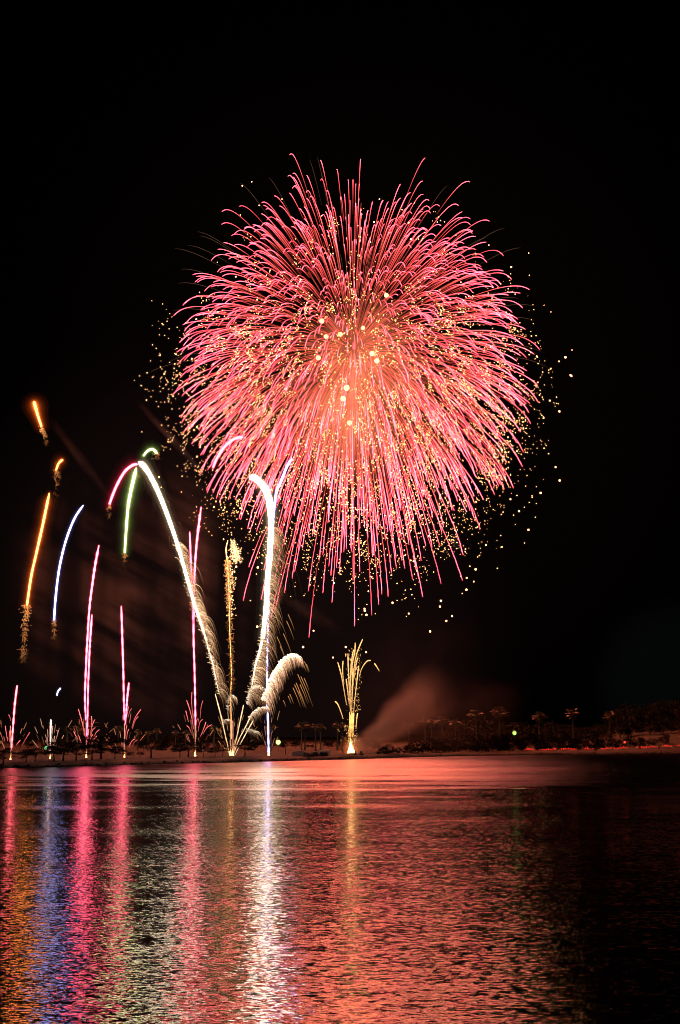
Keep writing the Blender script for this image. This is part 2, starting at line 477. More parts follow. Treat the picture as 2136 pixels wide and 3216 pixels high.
def pole(px, y0, Y, label):
    Y = Y * K; p = at(px, y0, Y); z0 = ground_z(p.x, Y)
    t = thing('bare_pole', label, 'pole', (p.x, Y, z0))
    m = MB(); m.tube([Vector((0, 0, -.2)), Vector((0, 0, p.z - z0))], [.11, .08], None, 7); m.build('shaft', M_metal, t)
    m = MB(); m.box(Vector((0, 0, p.z - z0 + .04)), (.5, .12, .08)); m.build('crossbar', M_metal, t)
pole(897, 2338, 195, 'thin dark pole on the bank right of the middle green lamp')
pole(1077, 2296, 206, 'tall thin dark pole just left of the gold fountain')
# power pylon
PY = 330 * K; pb = at(250, 2345, PY); pz = ground_z(pb.x, PY); ptop = at(250, 2258, PY).z - pz
py_ = thing('power_pylon', 'faint lattice power pylon behind the third launch from the left', 'pylon', (pb.x, PY, pz))
m = MB(); hw = 2.2
for sx in (-1, 1):
    for sy in (-1, 1): m.tube([Vector((sx * hw, sy * hw, -.3)), Vector((sx * .35, sy * .35, ptop))], .09, None, 4)
for k in range(6):
    a, b = k / 6, (k + 1) / 6
    wa, wb = hw + (.35 - hw) * a, hw + (.35 - hw) * b
    for sy in (-1, 1):
        m.tube([Vector((-wa, sy * wa, a * ptop)), Vector((wb, sy * wb, b * ptop))], .05, None, 3)
        m.tube([Vector((wa, sy * wa, a * ptop)), Vector((-wb, sy * wb, b * ptop))], .05, None, 3)
m.build('lattice_tower', M_metal, py_)
for hz, w in ((.98, 7), (.84, 9), (.70, 8)):
    m = MB(); m.tube([Vector((-w, 0, hz * ptop)), Vector((w, 0, hz * ptop))], .10, None, 4)
    m.tube([Vector((-w, 0, hz * ptop)), Vector((0, 0, hz * ptop + .9)), Vector((w, 0, hz * ptop))], .06, None, 3); m.build('crossarm', M_metal, py_)

M_lan = emit('red_lantern_glow', (1.0, .035, .02), 1.2)
def make_lantern():
    t = thing('red_lantern', 'x', 'lantern')
    m = MB(); m.tube([Vector((0, 0, -.1)), Vector((0, 0, .5))], .02, None, 5); m.build('stake', M_metal, t)
    m = MB(); m.tube([Vector((0, 0, h)) for h in (.48, .54, .66, .80, .90, .95)], [.06, .13, .17, .17, .12, .05], None, 9); m.build('shade', M_lan, t)
    m = MB(); m.tube([Vector((0, 0, .94)), Vector((0, 0, .99))], [.09, .07], None, 8); m.build('cap', M_metal, t)
    return t
lan = make_lantern(); first = True
rng = random.Random(17)
LX = []
x = 655
while x < 1575:
    seg = (655 <= x < 715) or (735 <= x < 745) or (760 <= x < 845) or (860 <= x < 960) or (1000 <= x < 1060) or (1105 <= x < 1165) or (1178 <= x < 1266) or (1300 <= x < 1320) or (1340 <= x < 1440) or x > 1455
    if seg: LX.append(x)
    x += rng.uniform(8.5, 12.5)
for x in LX:
    yy = 481 - (x - 655) / 913 * 27 + rng.uniform(-1.5, 1.5)
    px, py = sx5(x), sy5(yy)
    X = at(px, py, 262 * K).x; Y = shore_y(X) + 5 + (x - 655) / 913 * 9
    z = ground_z(X, Y)
    X = at(px, py, Y).x
    k = rng.uniform(.75, 1.15)
    lab = 'small red lantern in the row along the right bank'
    if first: first = False; lan.location = (X, Y, z); lan['label'] = lab; lan['group'] = 'row of red lanterns on the right bank'; lan.scale = (k, k, k)
    else: dup(lan, (X, Y, z), rng.random() * 6, k, lab, 'row of red lanterns on the right bank')
def beacon(px, py, label, r):
    X = at(px, py, 275 * K).x; Y = shore_y(X) + 26; p = at(px, py, Y); z = ground_z(p.x, Y)
    t = thing('warning_beacon', label, 'warning light', (p.x, Y, z), 'large red warning lights')
    h = max(p.z - z, .7)
    m = MB()
    for k in range(3):
        a = k * 2.094; m.tube([Vector((math.cos(a) * .4, math.sin(a) * .4, 0)), Vector((0, 0, h - r))], .03, None, 4)
    m.build('tripod', M_metal, t)
    m = MB(); m.ball(Vector((0, 0, h)), r, None, 8, 10, (1.25, 1, .9)); m.build('lamp_globe', emit('beacon_glow', (1, .06, .03), 2), t)
beacon(1845, 2344, 'large red warning light above the middle of the lantern row', .38)
beacon(1961, 2331, 'large red warning light higher up the slope at the wood edge', .42)

# ------------------------------------------------------------------ spectators on the right slope
def person(px, py_, label, pose, shirt, rz):
    X = at(px, py_, 270 * K).x; Y0 = shore_y(X)
    best = min((abs((lambda w: w)(0) + ( (EYE - ground_z(X, Y0 + d)) / (Y0 + d) - math.tan(math.atan((py_ - CY) / F) - PITCH))), d) for d in range(2, 40))
    Y = Y0 + best[1]; X = at(px, py_, Y).x; z = ground_z(X, Y)
    t = thing('person', label, 'person', (X, Y, z), 'spectators on the right slope'); t.rotation_euler = (0, 0, rz)
    if pose == 'sit':
        J = {'pel': (0, 0, .16), 'waist': (0, .03, .36), 'chest': (0, .0, .58), 'neck': (0, -.03, .76), 'head': (0, -.06, .86), 'crown': (0, -.07, .99),
             'kl': (.15, -.42, .48), 'fl': (.14, -.60, .06), 'tl': (.15, -.78, .04), 'kr': (-.15, -.42, .48), 'fr': (-.14, -.60, .06), 'tr': (-.15, -.78, .04),
             'sl': (.19, 0, .68), 'el': (.27, -.16, .44), 'wl': (.19, -.40, .50), 'sr': (-.19, 0, .68), 'er': (-.27, -.16, .44), 'wr': (-.19, -.40, .50)}
    else:
        J = {'pel': (0, 0, .92), 'waist': (0, 0, 1.08), 'chest': (0, 0, 1.28), 'neck': (0, -.01, 1.47), 'head': (0, -.03, 1.58), 'crown': (0, -.03, 1.70),
             'kl': (.11, -.03, .50), 'fl': (.13, .02, .07), 'tl': (.14, -.16, .04), 'kr': (-.11, -.03, .50), 'fr': (-.13, .02, .07), 'tr': (-.14, -.16, .04),
             'sl': (.19, 0, 1.40), 'el': (.25, .02, 1.12), 'wl': (.24, -.12, .88), 'sr': (-.19, 0, 1.40), 'er': (-.25, .02, 1.12), 'wr': (-.24, -.12, .88)}
    rad = {'pel': .15, 'waist': .13, 'chest': .16, 'neck': .06, 'head': .095, 'crown': .08, 'k': .075, 'f': .05, 't': .04, 's': .075, 'e': .05, 'w': .04}
    E = [('pel', 'waist'), ('waist', 'chest'), ('chest', 'neck'), ('neck', 'head'), ('head', 'crown'), ('chest', 'sl'), ('sl', 'el'), ('el', 'wl'), ('chest', 'sr'), ('sr', 'er'), ('er', 'wr'),
         ('pel', 'kl'), ('kl', 'fl'), ('fl', 'tl'), ('pel', 'kr'), ('kr', 'fr'), ('fr', 'tr')]
    ks = list(J); me = bpy.data.meshes.new('body')
    me.from_pydata([J[k] for k in ks], [(ks.index(a), ks.index(b)) for a, b in E], [])
    o = bpy.data.objects.new('body', me); C.objects.link(o); o.parent = t
    md = o.modifiers.new('skin', 'SKIN')
    for i, k in enumerate(ks):
        r = rad.get(k, rad.get(k[0])); me.skin_vertices[0].data[i].radius = (r, r)
    me.skin_vertices[0].data[0].use_root = True
    sd = o.modifiers.new('sub', 'SUBSURF'); sd.levels = 1; sd.render_levels = 1
    me.materials.append(pbr('clothes', shirt, .9, tuple(c * .7 for c in shirt), 8))
    m = MB(); m.ball(Vector(J['crown']) + Vector((0, .02, -.03)), .12, None, 6, 8, (1, 1.05, .9)); m.build('hair', M_hair, t)
    m = MB(); m.ball(Vector(J['head']) + Vector((0, -.05, 0)), .085, None, 6, 8, (.9, .7, 1.15)); m.build('face', M_skin, t)
def p5(x, y): return (sx5(x), sy5(y))
person(*p5(975, 446), 'person in pale clothes standing before the dark wood', 'stand', (.5, .5, .5), 0)
person(*p5(985, 446), 'person in grey clothes beside the pale figure before the wood', 'sit', (.22, .22, .24), .5)
person(*p5(1066, 492), 'dark seated person in front of the lantern row near the water', 'sit', (.05, .05, .06), .4)
person(*p5(1079, 492), 'person in brown seated close beside the one in front of the lanterns', 'sit', (.12, .07, .05), -.4)
person(*p5(1382, 462), 'dark standing person on the slope behind the lantern row', 'stand', (.05, .05, .06), .2)
person(*p5(1330, 478), 'dark person sitting at a gap in the lantern row', 'sit', (.06, .05, .05), .1)
person(*p5(1445, 474), 'dark person sitting by the lanterns near the right edge', 'sit', (.05, .05, .06), -.2)
person(*p5(1482, 442), 'left person of the pair sitting high on the slope', 'sit', (.12, .10, .10), .3)
person(*p5(1500, 438), 'taller standing person high on the grass slope', 'stand', (.10, .09, .09), -.3)
person(*p5(1528, 470), 'person in light clothes sitting by the last lanterns', 'sit', (.35, .33, .32), .2)
person(*p5(1545, 472), 'dark person at the right end of the lantern row', 'sit', (.06, .06, .06), -.1)

# ------------------------------------------------------------------ firing gear on the bank left of the fountain
def tarp(px, w, h, label):
    X = at(px, 2370, 205 * K).x; Y = shore_y(X) + 14; X = at(px, 2370, Y).x; z = ground_z(X, Y)
    t = thing('tarp_tent', label, 'tarp', (X, Y, z), 'tarp shelters on the bank')
    m = MB(); nx, ny = 12, 8
    for j in range(ny + 1):
        for i in range(nx + 1):
            u, v = i / nx * 2 - 1, j / ny * 2 - 1
            zz = h * (1 - abs(v)) * (1 - .35 * u * u) + .05 * math.sin(i * 1.7 + j)
            m.v.append(Vector((u * w, v * 1.6, max(zz, 0))))
    for j in range(ny):
        for i in range(nx):
            b = j * (nx + 1) + i; m.f.append((b, b + 1, b + nx + 2, b + nx + 1))
    m.build('sheet', M_tarp, t)
    m = MB(); m.tube([Vector((-w * .95, 0, -.1)), Vector((-w * .95, 0, h * .7))], .05, None, 5)
    m.build('ridge_pole', M_wood, t)
tarp(941, 1.9, 1.3, 'low canvas tarp shelter left on the bank under the twin palms')
tarp(1018, 1.6, 1.4, 'low canvas tarp shelter nearer the gold fountain')
def make_rack():
    t = thing('mortar_rack', 'x', 'mortar rack')
    m = MB()
    for s in (-1, 1): m.box(Vector((0, s * .22, .25)), (1.5, .05, .12))
    for s in (-1, 1): m.box(Vector((s * .72, 0, .1)), (.06, .7, .2))
    m.build('frame', M_wood, t)
    for k in range(5):
        m = MB(); x = -.56 + k * .28
        m.tube([Vector((x, 0, 0)), Vector((x, 0, .75)), Vector((x, 0, .76)), Vector((x, 0, .2))], [.11, .11, .085, .085], None, 9); m.build('mortar_tube', M_metal, t)
    return t
rack = make_rack()
for i, (px, lab) in enumerate(((965, 'leftmost mortar rack on the bank below the twin palms'), (978, 'second mortar rack from the left below the palms'), (990, 'third mortar rack along on the bank'),
                               (1012, 'mortar rack close to the right tarp shelter'), (1024, 'mortar rack in the last pair before the fountain'), (1116, 'mortar rack just right of the gold fountain fireball'), (1135, 'mortar rack further right of the gold fountain fireball'))):
    X = at(px, 2378, 203 * K).x; Y = shore_y(X) + 6 + (i % 3); X = at(px, 2378, Y).x
    if i == 0: rack.location = (X, Y, ground_z(X, Y)); rack['label'] = lab; rack['group'] = 'mortar racks on the bank'; rack.scale = (1.3, 1.3, 1.3)
    else: dup(rack, (X, Y, ground_z(X, Y)), .3 * i, 1.3, lab, 'mortar racks on the bank')

# ------------------------------------------------------------------ fireworks: colours (linear)
RED, GREEN, ORANGE, BLUE, WHITE, GOLD = (1, .10, .18), (.80, 1, .38), (1, .27, .06), (.42, .41, 1), (1, .80, .56), (1, .46, .15)
def mul(c, k): return (c[0] * k, c[1] * k, c[2] * k)
def mix(a, b, t): return tuple(x + (y - x) * t for x, y in zip(a, b))
def spline(P, n):                      # Catmull-Rom through pixel points (x, y[, width])
    out = []
    for i in range(len(P) - 1):
        p0, p1, p2, p3 = P[max(i - 1, 0)], P[i], P[i + 1], P[min(i + 2, len(P) - 1)]
        for k in range(n):
            t = k / n
            out.append(tuple(.5 * (2 * b + (c - a) * t + (2 * a - 5 * b + 4 * c - d) * t * t + (3 * b - a - 3 * c + d) * t ** 3) for a, b, c, d in zip(p0, p1, p2, p3)))
    out.append(P[-1]); return out
halo_cache = {}
def halo_vol(col, s):
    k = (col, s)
    if k not in halo_cache: halo_cache[k] = halomat('bloom_halo', tuple(c ** 1.5 for c in col), s)
    return halo_cache[k]
def comet(label, pts, width, col, strg, Y, lean=0.0, halo=1.0, end=.5, tail=None, hair=None, beads=0, name='comet_firework', fire=None):
    """pts run from the tip down to the tail in photo pixels; width in photo pixels; lean = metres of depth over the length"""
    Y = Y * K
    P = spline(pts, 8); n = len(P); rng = random.Random(label)
    dep = lambda t: Y + lean * (1 - t)
    p3 = [at(p[0], p[1], dep(i / (n - 1))) for i, p in enumerate(P)]
    base = p3[-1].copy()
    t = thing(name, label, 'firework', base, 'comets rising from the bank')
    q = [p - base for p in p3]
    px = mpp(P[n // 2][1], Y)
    wf = width if callable(width) else (lambda u: width)
    rad, cols = [], []
    for i in range(n):
        u = i / (n - 1)
        w = .78 * wf(u) * (1 + rng.uniform(-.09, .09)) / 2 * min(1, .35 + 9 * u) * (1 - (1 - end) * u)
        if beads: w *= 1 + .22 * math.sin(i * 2.1)
        rad.append(w * px)
        cols.append(mul(col, (1.7 if beads else 3) * strg * (1 - .72 * u) * (1 + (.35 * math.sin(i * 2.1) if beads else 0))))
    # densify for beads
    m = MB(); m.tube(q, rad, cols, 8); m.build('trail', fire or FLASH, t)
    if halo:  # bloom around the trail, imitated by added emissive volume shells
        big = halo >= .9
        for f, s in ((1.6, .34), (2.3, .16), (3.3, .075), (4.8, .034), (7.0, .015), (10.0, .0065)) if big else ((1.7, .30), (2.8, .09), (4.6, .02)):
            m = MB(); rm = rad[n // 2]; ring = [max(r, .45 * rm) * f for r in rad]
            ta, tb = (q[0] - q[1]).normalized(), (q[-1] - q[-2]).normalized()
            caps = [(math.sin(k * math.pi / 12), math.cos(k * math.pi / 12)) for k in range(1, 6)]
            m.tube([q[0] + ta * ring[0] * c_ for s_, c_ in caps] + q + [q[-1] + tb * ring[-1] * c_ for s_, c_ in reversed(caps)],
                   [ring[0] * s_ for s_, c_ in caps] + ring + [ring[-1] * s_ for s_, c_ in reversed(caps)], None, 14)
            m.build('bloom_halo', halo_vol(col, round(1.3 * halo * s / (2 * f * rm), 4)), t)
    if tail:                           # dim curled sparks trailing below
        m = MB(); T = spline(tail[0], 10)
        for i in range(tail[1]):
            u = rng.random() ** 1.2; k = min(int(u * (len(T) - 1)), len(T) - 2)
            a = at(T[k][0] + rng.gauss(0, tail[2]), T[k][1] + rng.uniform(-4, 4), dep(1) + rng.gauss(0, .6)) - base
            L = rng.uniform(4, 13) * px; an = rng.uniform(-2.6, -.2); cu = rng.uniform(-2.4, 2.4)
            pts_ = [a]
            for s in range(4):
                a = a + Vector((math.cos(an), rng.uniform(-.3, .3), math.sin(an))) * L / 4; an += cu / 4; pts_.append(a)
            b = (1 - u) ** 1.1 * rng.uniform(.25, 1.1) * tail[3]
            m.tube(pts_, .55 * px, mul(mix((1, .28, .06), (1, .45, .15), rng.random()), b * 1.5), 3)
        tag(m.build('spark_tail', FIRE, t), kind='stuff')
    if hair:
        for nm, (u0, u1, cnt, length, dx, dy, b, spread) in hair.items():
            m = MB()
            for i in range(cnt):
                u = u0 + (u1 - u0) * rng.random(); k = min(int(u * (n - 1)), n - 2)
                w = wf(u)
                a = q[k].lerp(q[k + 1], rng.random()) + Vector((rng.gauss(0, spread) * px, rng.gauss(0, 2) * px, rng.uniform(-4, 4) * px))
                cl = random.Random(int(u * 43)).random()
                L = length * rng.uniform(.15, 1.2) * (.6 + .5 * cl) * px; ps, cs, rs = [], [], []; dj = dx + rng.gauss(0, .10)
                up = rng.uniform(.0, .35); dz = rng.uniform(-.15, .15)
                bb = b * rng.uniform(.15, 1.5) * (.45 + .8 * cl)
                for s in range(7):
                    tt = s / 6
                    ps.append(a + Vector((dj * tt * (1.1 - .25 * tt), dz * tt, up * tt - (up + dy) * tt * tt)) * L)
                    cs.append(mul(mix((1, .70, .40), (1, .40, .16), tt), bb * (1 - tt) ** 1.1 + .03)); rs.append((.75 - .4 * tt) * px)
                m.tube(ps, rs, cs, 3, cap=False)
            tag(m.build('falling_sparks', FIRE, t), kind='stuff')
    return t

YL = 158.0
comet('tall orange comet streak leaning right near the left edge', [(155, 1549), (134, 1650), (114, 1739), (98, 1811), (85, 1900)], 10, ORANGE, 13, 156, 6, 1.6, .75,
      ([(85, 1900), (80, 1960), (74, 2040), (70, 2080)], 230, 5, 1.3))
comet('short bright orange comet head highest at the far left', [(107, 1262), (112, 1280), (120, 1308), (130, 1338)], 12, ORANGE, 14, 165, 4, 2.4, .6,
      ([(130, 1338), (138, 1362), (148, 1395)], 70, 2.5, 1.6))
comet('small hooked orange comet above the tall orange streak', [(197, 1444), (190, 1449), (183, 1458), (176, 1477)], 8.5, ORANGE, 10, 160, 2, 1.5, .7,
      ([(178, 1478), (177, 1520), (172, 1580)], 60, 4, .8))
comet('violet-blue curved comet streak right of the tall orange one', [(262, 1587), (237, 1623), (214, 1677), (196, 1739), (183, 1806), (174, 1887), (170, 1947)], 8, BLUE, 9, 157, 5, .6, .9,
      ([(170, 1947), (170, 1985), (168, 2010)], 60, 2.5, .8))
comet('tall red comet streak over the third launch from the left', [(311, 1712), (299, 1775), (290, 1837), (282, 1900), (276, 1985), (271, 2078), (267, 2187), (270, 2262)], 9, RED, 13, 163, 3, .7, .6, beads=1)
comet('shorter red comet streak hugging the right side of the tall red one', [(289, 1930), (284, 2000), (281, 2053), (277, 2155), (275, 2258), (272, 2330)], 7, RED, 9, 163, -2, .5, .7, beads=1)
comet('straight red comet streak over the fourth launch from the left', [(381, 1903), (384, 1996), (387, 2091), (389, 2187), (391, 2262)], 7, RED, 11, 167, 2, .6, .8, beads=1)
comet('short red comet rising right of the straight red streak', [(405, 2144), (400, 2190), (397, 2230), (394, 2275)], 7, RED, 9, 167, -1, .5, .7, beads=1)
comet('leftmost low red comet streak over the first launch flame', [(54, 2152), (46, 2219), (40, 2298), (36, 2355)], 7, (1, .10, .14), 9, 153, 2, .5, .7, beads=1)
comet('small white comet streak over the second launch flame', [(160, 2260), (159, 2290), (158, 2335), (157, 2385)], 5.5, (1, .75, .7), 6, 157, 0, .2, .6, beads=1)
comet('tiny violet hooked comet low between the second and third launches', [(191, 2161), (185, 2167), (181, 2175), (179, 2184)], 5.5, (.6, .6, 1), 9, 165, 0, .3, .8)
comet('pale green comet streak hanging below the white arch top', [(428, 1470), (411, 1543), (402, 1596), (395, 1686), (392, 1735)], lambda u: 12 - 4 * u, GREEN, 20, 168, 5, .9, .85,
      ([(392, 1737), (392, 1755), (391, 1790)], 40, 2, .8))
comet('short hooked green comet above the white arch top', [(493, 1424), (480, 1411), (464, 1416), (451, 1431)], 8.5, GREEN, 18, 170, 0, .9, .8,
      ([(490, 1420), (493, 1427), (497, 1440)], 20, 3, 1.5))
comet('pink comet arc on the left side of the white arch', [(432, 1458), (417, 1461), (393, 1480), (371, 1516), (355, 1552), (344, 1583)], 11, RED, 22, 168, 3, .9, .8,
      ([(344, 1585), (343, 1600), (341, 1630)], 40, 2.5, .9))
comet('large white comet arching down to the right from the arch top', [(437, 1452), (452, 1464), (473, 1496), (500, 1552), (531, 1632), (558, 1712), (589, 1820), (607, 1885), (622, 1930), (640, 1985)],
      lambda u: 24 - 8 * u, WHITE, 26, 172, 8, .55, .45, hair={'a': (.55, .99, 480, 74, .62, 1.0, 2.2, 7), 'b': (.15, .7, 70, 80, .2, 1.0, .3, 9)})
comet('thinning spark streamer below the large white arching comet', [(640, 1985), (653, 2030), (668, 2084), (679, 2137), (689, 2180)], lambda u: 7 - 3 * u, (1, .72, .45), 2.6, 172, 0, 0, .3,
      hair={'a': (0, .95, 330, 58, .62, 1.0, 1.5, 5)})
comet('thick white comet curving left at its tip in the middle', [(784, 1499), (796, 1499), (812, 1510), (830, 1532), (845, 1567), (851, 1610), (851, 1669), (847, 1749), (840, 1828), (834, 1924), (825, 2005)],
      lambda u: 22 + 2 * u + (9 * math.sin(u * 3.14)), WHITE, 30, 186, 6, .55, .65,
      hair={'a': (.58, .99, 620, 80, .62, .85, 1.6, 7), 'b': (.3, .75, 60, 210, .36, 1.0, .16, 12)})
comet('feathery spark streamer below the thick white comet', [(824, 2010), (813, 2055), (802, 2091), (793, 2145), (783, 2195)], lambda u: 12 - 7 * u, (1, .72, .45), 3, 186, 0, 0, .3,
      hair={'a': (0, .95, 430, 66, .75, .75, 1.6, 5)})
comet('violet-blue comet forking right from the thick white comet', [(917, 1440), (900, 1468), (881, 1516), (869, 1541), (863, 1580), (857, 1632)], 9, (.40, .36, 1), 17, 183, 2, .6, .9)
comet('thin blue-white vertical comet rising from the seventh launch', [(846, 1800), (843, 1938), (839, 2091), (840, 2206), (843, 2310), (844, 2380)], 7, (.55, .52, 1), 9, 187, 0, .35, .8, beads=1)
comet('hooked pink comet at the left foot of the big burst', [(764, 1373), (750, 1374), (728, 1383), (705, 1404), (683, 1436), (669, 1469)], 11, RED, 20, 190, 2, .8, .7)
comet('tall red comet streak of the pair left of the gold pillar', [(632, 1592), (621, 1677), (614, 1753), (609, 1864), (608, 1998), (611, 2100), (613, 2200), (614, 2280)], 8.5, RED, 13, 177, 3, .7, .6, beads=1)
comet('shorter red comet streak of the pair left of the gold pillar', [(596, 1670), (600, 1775), (604, 1860), (607, 1960)], 6.5, RED, 8, 177, -2, .5, .9, beads=1)

# gold pillar with a glittering head
gp = comet('gold spark pillar with a glittering head in the middle', [(716, 1697), (710, 1726), (714, 1765), (718, 1828), (720, 1892), (722, 1990), (727, 2114), (725, 2183), (727, 2321)],
           3.0, GOLD, 2.4, 181, 2, 0, .8, ([(716, 1760), (718, 1828), (720, 1892), (724, 1990), (728, 2114), (726, 2183)], 620, 3.6, 1.6))
rng = random.Random(91); m = MB(); b0 = gp.location
for i in range(620):
    if i < 420:
        u = rng.random() ** .8; x = 731 + 12 * u + rng.gauss(0, 5 + 5 * u); y = 1697 + 62 * u + rng.gauss(0, 6)
    else:
        u = rng.random() ** 1.4; x = 729 - 5 * u + rng.gauss(0, 9 - 3 * u); y = 1745 + 190 * u
    m.ball(at(x, y, 181 * K + rng.gauss(0, 1.2)) - b0, rng.uniform(.7, 2.1) * mpp(y, 181 * K), mul((1, .55, .24), rng.uniform(1.2, 5)), 2, 5)
tag(m.build('glitter_head', FIRE, gp), kind='stuff')

# fan of plumes from the sixth launch
YN = 182 * K
fan = thing('comet_fan_firework', 'fan of gold feathery comets spreading from the sixth launch flame', 'firework', at(726, 2388, YN), 'fountains along the bank')
def streak(root, name, pts, w, col, strg, Y, taper=.5, sides=5, n=6):
    P = spline(pts, n); b = root.location; N = len(P); px = mpp(pts[0][1], Y)
    m = MB()
    m.tube([at(x, y, Y) - b for x, y in P], [w / 2 * px * min(1, .5 + 4 * i / (N - 1)) * (1 - (1 - taper) * i / (N - 1)) for i in range(N)],
           [mul(col, strg * (1 - .6 * i / (N - 1)) * (1 + .3 * math.sin(i * 2.3))) for i in range(N)], sides)
    return m.build(name, FIRE, root)
def plume(root, pts, cnt, length, dx, dy, b, Y, w):
    P = spline(pts, 8); base = root.location; px = mpp(pts[0][1], Y); m = MB(); rng = random.Random(cnt + int(pts[0][0]))
    for i in range(cnt):
        u = rng.random(); k = min(int(u * (len(P) - 1)), len(P) - 2); f = rng.random()
        a = at(P[k][0] + (P[k + 1][0] - P[k][0]) * f + rng.gauss(0, 2), P[k][1] + (P[k + 1][1] - P[k][1]) * f + rng.gauss(0, 2), Y + rng.gauss(0, .5)) - base
        L = length * rng.uniform(.3, 1.1) * px * (.45 + .55 * math.sin(min(u * 1.25 + .35, 2.6))); up = rng.uniform(.1, .4); ps, cs, rs = [], [], []
        bb = b * rng.uniform(.2, 1.5) * (1.1 - .5 * u); dj = dx + rng.gauss(0, .07)
        for s in range(8):
            t = s / 7
            ps.append(a + Vector((dj * t * (1.15 - .3 * t), rng.uniform(-.01, .01), up * t - (up + dy) * t * t)) * L)
            cs.append(mul(mix((1, .80, .55), (1, .42, .2), t), bb * (1 - t) + .02)); rs.append((.9 - .45 * t) * px)
        m.tube(ps, rs, cs, 3, cap=False)
    return tag(m.build('spark_plume', FIRE, root), kind='stuff')
GC = (1, .62, .34)
for pts in ([(676, 2179), (695, 2252), (706, 2302), (718, 2352), (725, 2384)], [(765, 2214), (752, 2275), (742, 2322), (730, 2380)],
            [(790, 2244), (771, 2283), (748, 2328), (730, 2382)], [(796, 2262), (780, 2290), (755, 2336), (732, 2384)], [(714, 2345), (720, 2365), (725, 2385)]):
    streak(fan, 'comet_stem', pts, 4, GC, 1.8, YN)
plume(fan, [(934, 2062), (913, 2057), (886, 2072), (862, 2106), (848, 2130), (836, 2165), (822, 2196)], 560, 66, .55, .80, 4.5, YN, 4)
plume(fan, [(838, 2224), (825, 2222), (806, 2229), (792, 2241), (780, 2256)], 150, 34, .55, .7, 2.2, YN, 3)
plume(fan, [(822, 2163), (806, 2155), (790, 2163), (779, 2183), (775, 2210)], 170, 36, .65, .7, 1.8, YN, 3)
plume(fan, [(738, 2192), (726, 2183), (716, 2196), (713, 2230)], 90, 38, .45, .9, 1.5, YN, 3)
plume(fan, [(722, 2262), (706, 2262), (700, 2268)], 40, 32, .6, .5, 1.2, YN, 3)
plume(fan, [(800, 2300), (780, 2290), (770, 2296)], 30, 50, .9, .7, .9, YN, 3)
m = MB(); rng = random.Random(8)
for x, y, L in ((950, 2080, 30), (956, 2078, 34), (962, 2086, 24), (935, 2118, 90), (945, 2125, 95), (930, 2145, 80), (920, 2160, 60), (938, 2170, 50), (910, 2180, 30), (890, 2200, 20), (955, 2130, 40),
                (905, 2186, 24), (925, 2150, 70), (942, 2150, 60), (870, 2000, 60), (890, 1990, 70), (900, 1950, 60), (880, 2030, 40), (895, 2060, 30), (905, 1930, 50)):
    m.tube([at(x, y, YN) - fan.location, at(x + L * .22, y + L * .5, YN) - fan.location, at(x + L * .40, y + L, YN) - fan.location], [.09, .08, .05], [mul(GOLD, .7), mul(GOLD, .4), mul(GOLD, .1)], 3)
tag(m.build('falling_sparks', FIRE, fan), kind='stuff')

# muzzle flames and mines
M_flame = emit('launch_flame', (1, .42, .10), 26)
def flame(root, px, py, Y, h, w):
    b = root.location; u = mpp(py, Y); m = MB(); N = 9
    prof = [(0, .55), (.08, .95), (.18, 1.0), (.3, .8), (.42, .55), (.58, .34), (.74, .2), (.9, .1), (1, .02)]
    m.tube([at(px, py, Y) - b + Vector((0.06 * math.sin(t * 9), 0, t * h * u)) for t, _ in prof], [r * w * u for _, r in prof],
           [mul(mix((1, .55, .18), (1, .25, .05), t), 22 * (1 - t) ** 1.6 + .4) for t, _ in prof], 9)
    return m.build('muzzle_flame', FLASH, root)
def mine(label, px, py, Y, lines, col, s, h=46, w=5):
    Y = Y * K
    t = thing('mine_firework', label, 'firework', at(px, py, Y), 'fountains along the bank')
    flame(t, px, py + 3, Y, h, w)
    streak(t, 'rising_streak', [(px, py - 125), (px + .5, py - 80), (px, py - 20)], 3, (1, .40, .25), 1.1, Y, 1)
    for i, L in enumerate(lines):
        streak(t, 'star_streak', L, 2.3, mix(col, (1, .3, .16), .35), s * (1.1 - .5 * (i % 3) / 2), Y + random.uniform(-1.5, 1.5), .5)
    rng = random.Random(px); m = MB()
    for i in range(22):
        a = rng.gauss(0, .34); d0 = rng.uniform(25, 130); L = rng.uniform(8, 30)
        p = lambda d: at(px + math.sin(a) * d + (d / 110) ** 2 * 12 * (1 if a > 0 else -1) * abs(a), py - math.cos(a) * d * 1.05 + (d / 120) ** 2 * 14 * abs(a), Y) - t.location
        m.tube([p(d0), p(d0 + L * .5), p(d0 + L)], [.05, .07, .05], mul(mix(col, GOLD, .6), rng.uniform(.1, .8)), 3)
    tag(m.build('fine_sparks', FIRE, t), kind='stuff')
    return t
z2 = lambda x, y: (x / 3.136, 1900 + y / 3.136)
z3 = lambda x, y: (400 + x / 2.613, 1900 + y / 2.613)
z4 = lambda x, y: (900 + x / 3.136, 1900 + y / 3.136)
mine('leftmost launch flame with sparse red streaks', 33, 2404, 152, [[z2(52, 1190), z2(62, 1260), z2(75, 1340)], [z2(98, 1235), z2(92, 1290), z2(95, 1350)], [z2(295, 1252), z2(262, 1305), z2(215, 1385)],
      [z2(200, 1332), z2(180, 1355), z2(160, 1380)], [z2(85, 1080), z2(98, 1105), z2(105, 1140)]], RED, 2.0)
mine('second launch flame with pale thin streaks', 157, 2402, 156, [[z2(520, 1190), z2(514, 1260), z2(503, 1360)], [z2(575, 1232), z2(562, 1290), z2(530, 1390)], [z2(447, 1275), z2(460, 1330), z2(478, 1420)],
      [z2(540, 1290), z2(530, 1340), z2(518, 1420)], [z2(465, 1300), z2(470, 1350), z2(480, 1430)]], (1, .6, .5), .9)
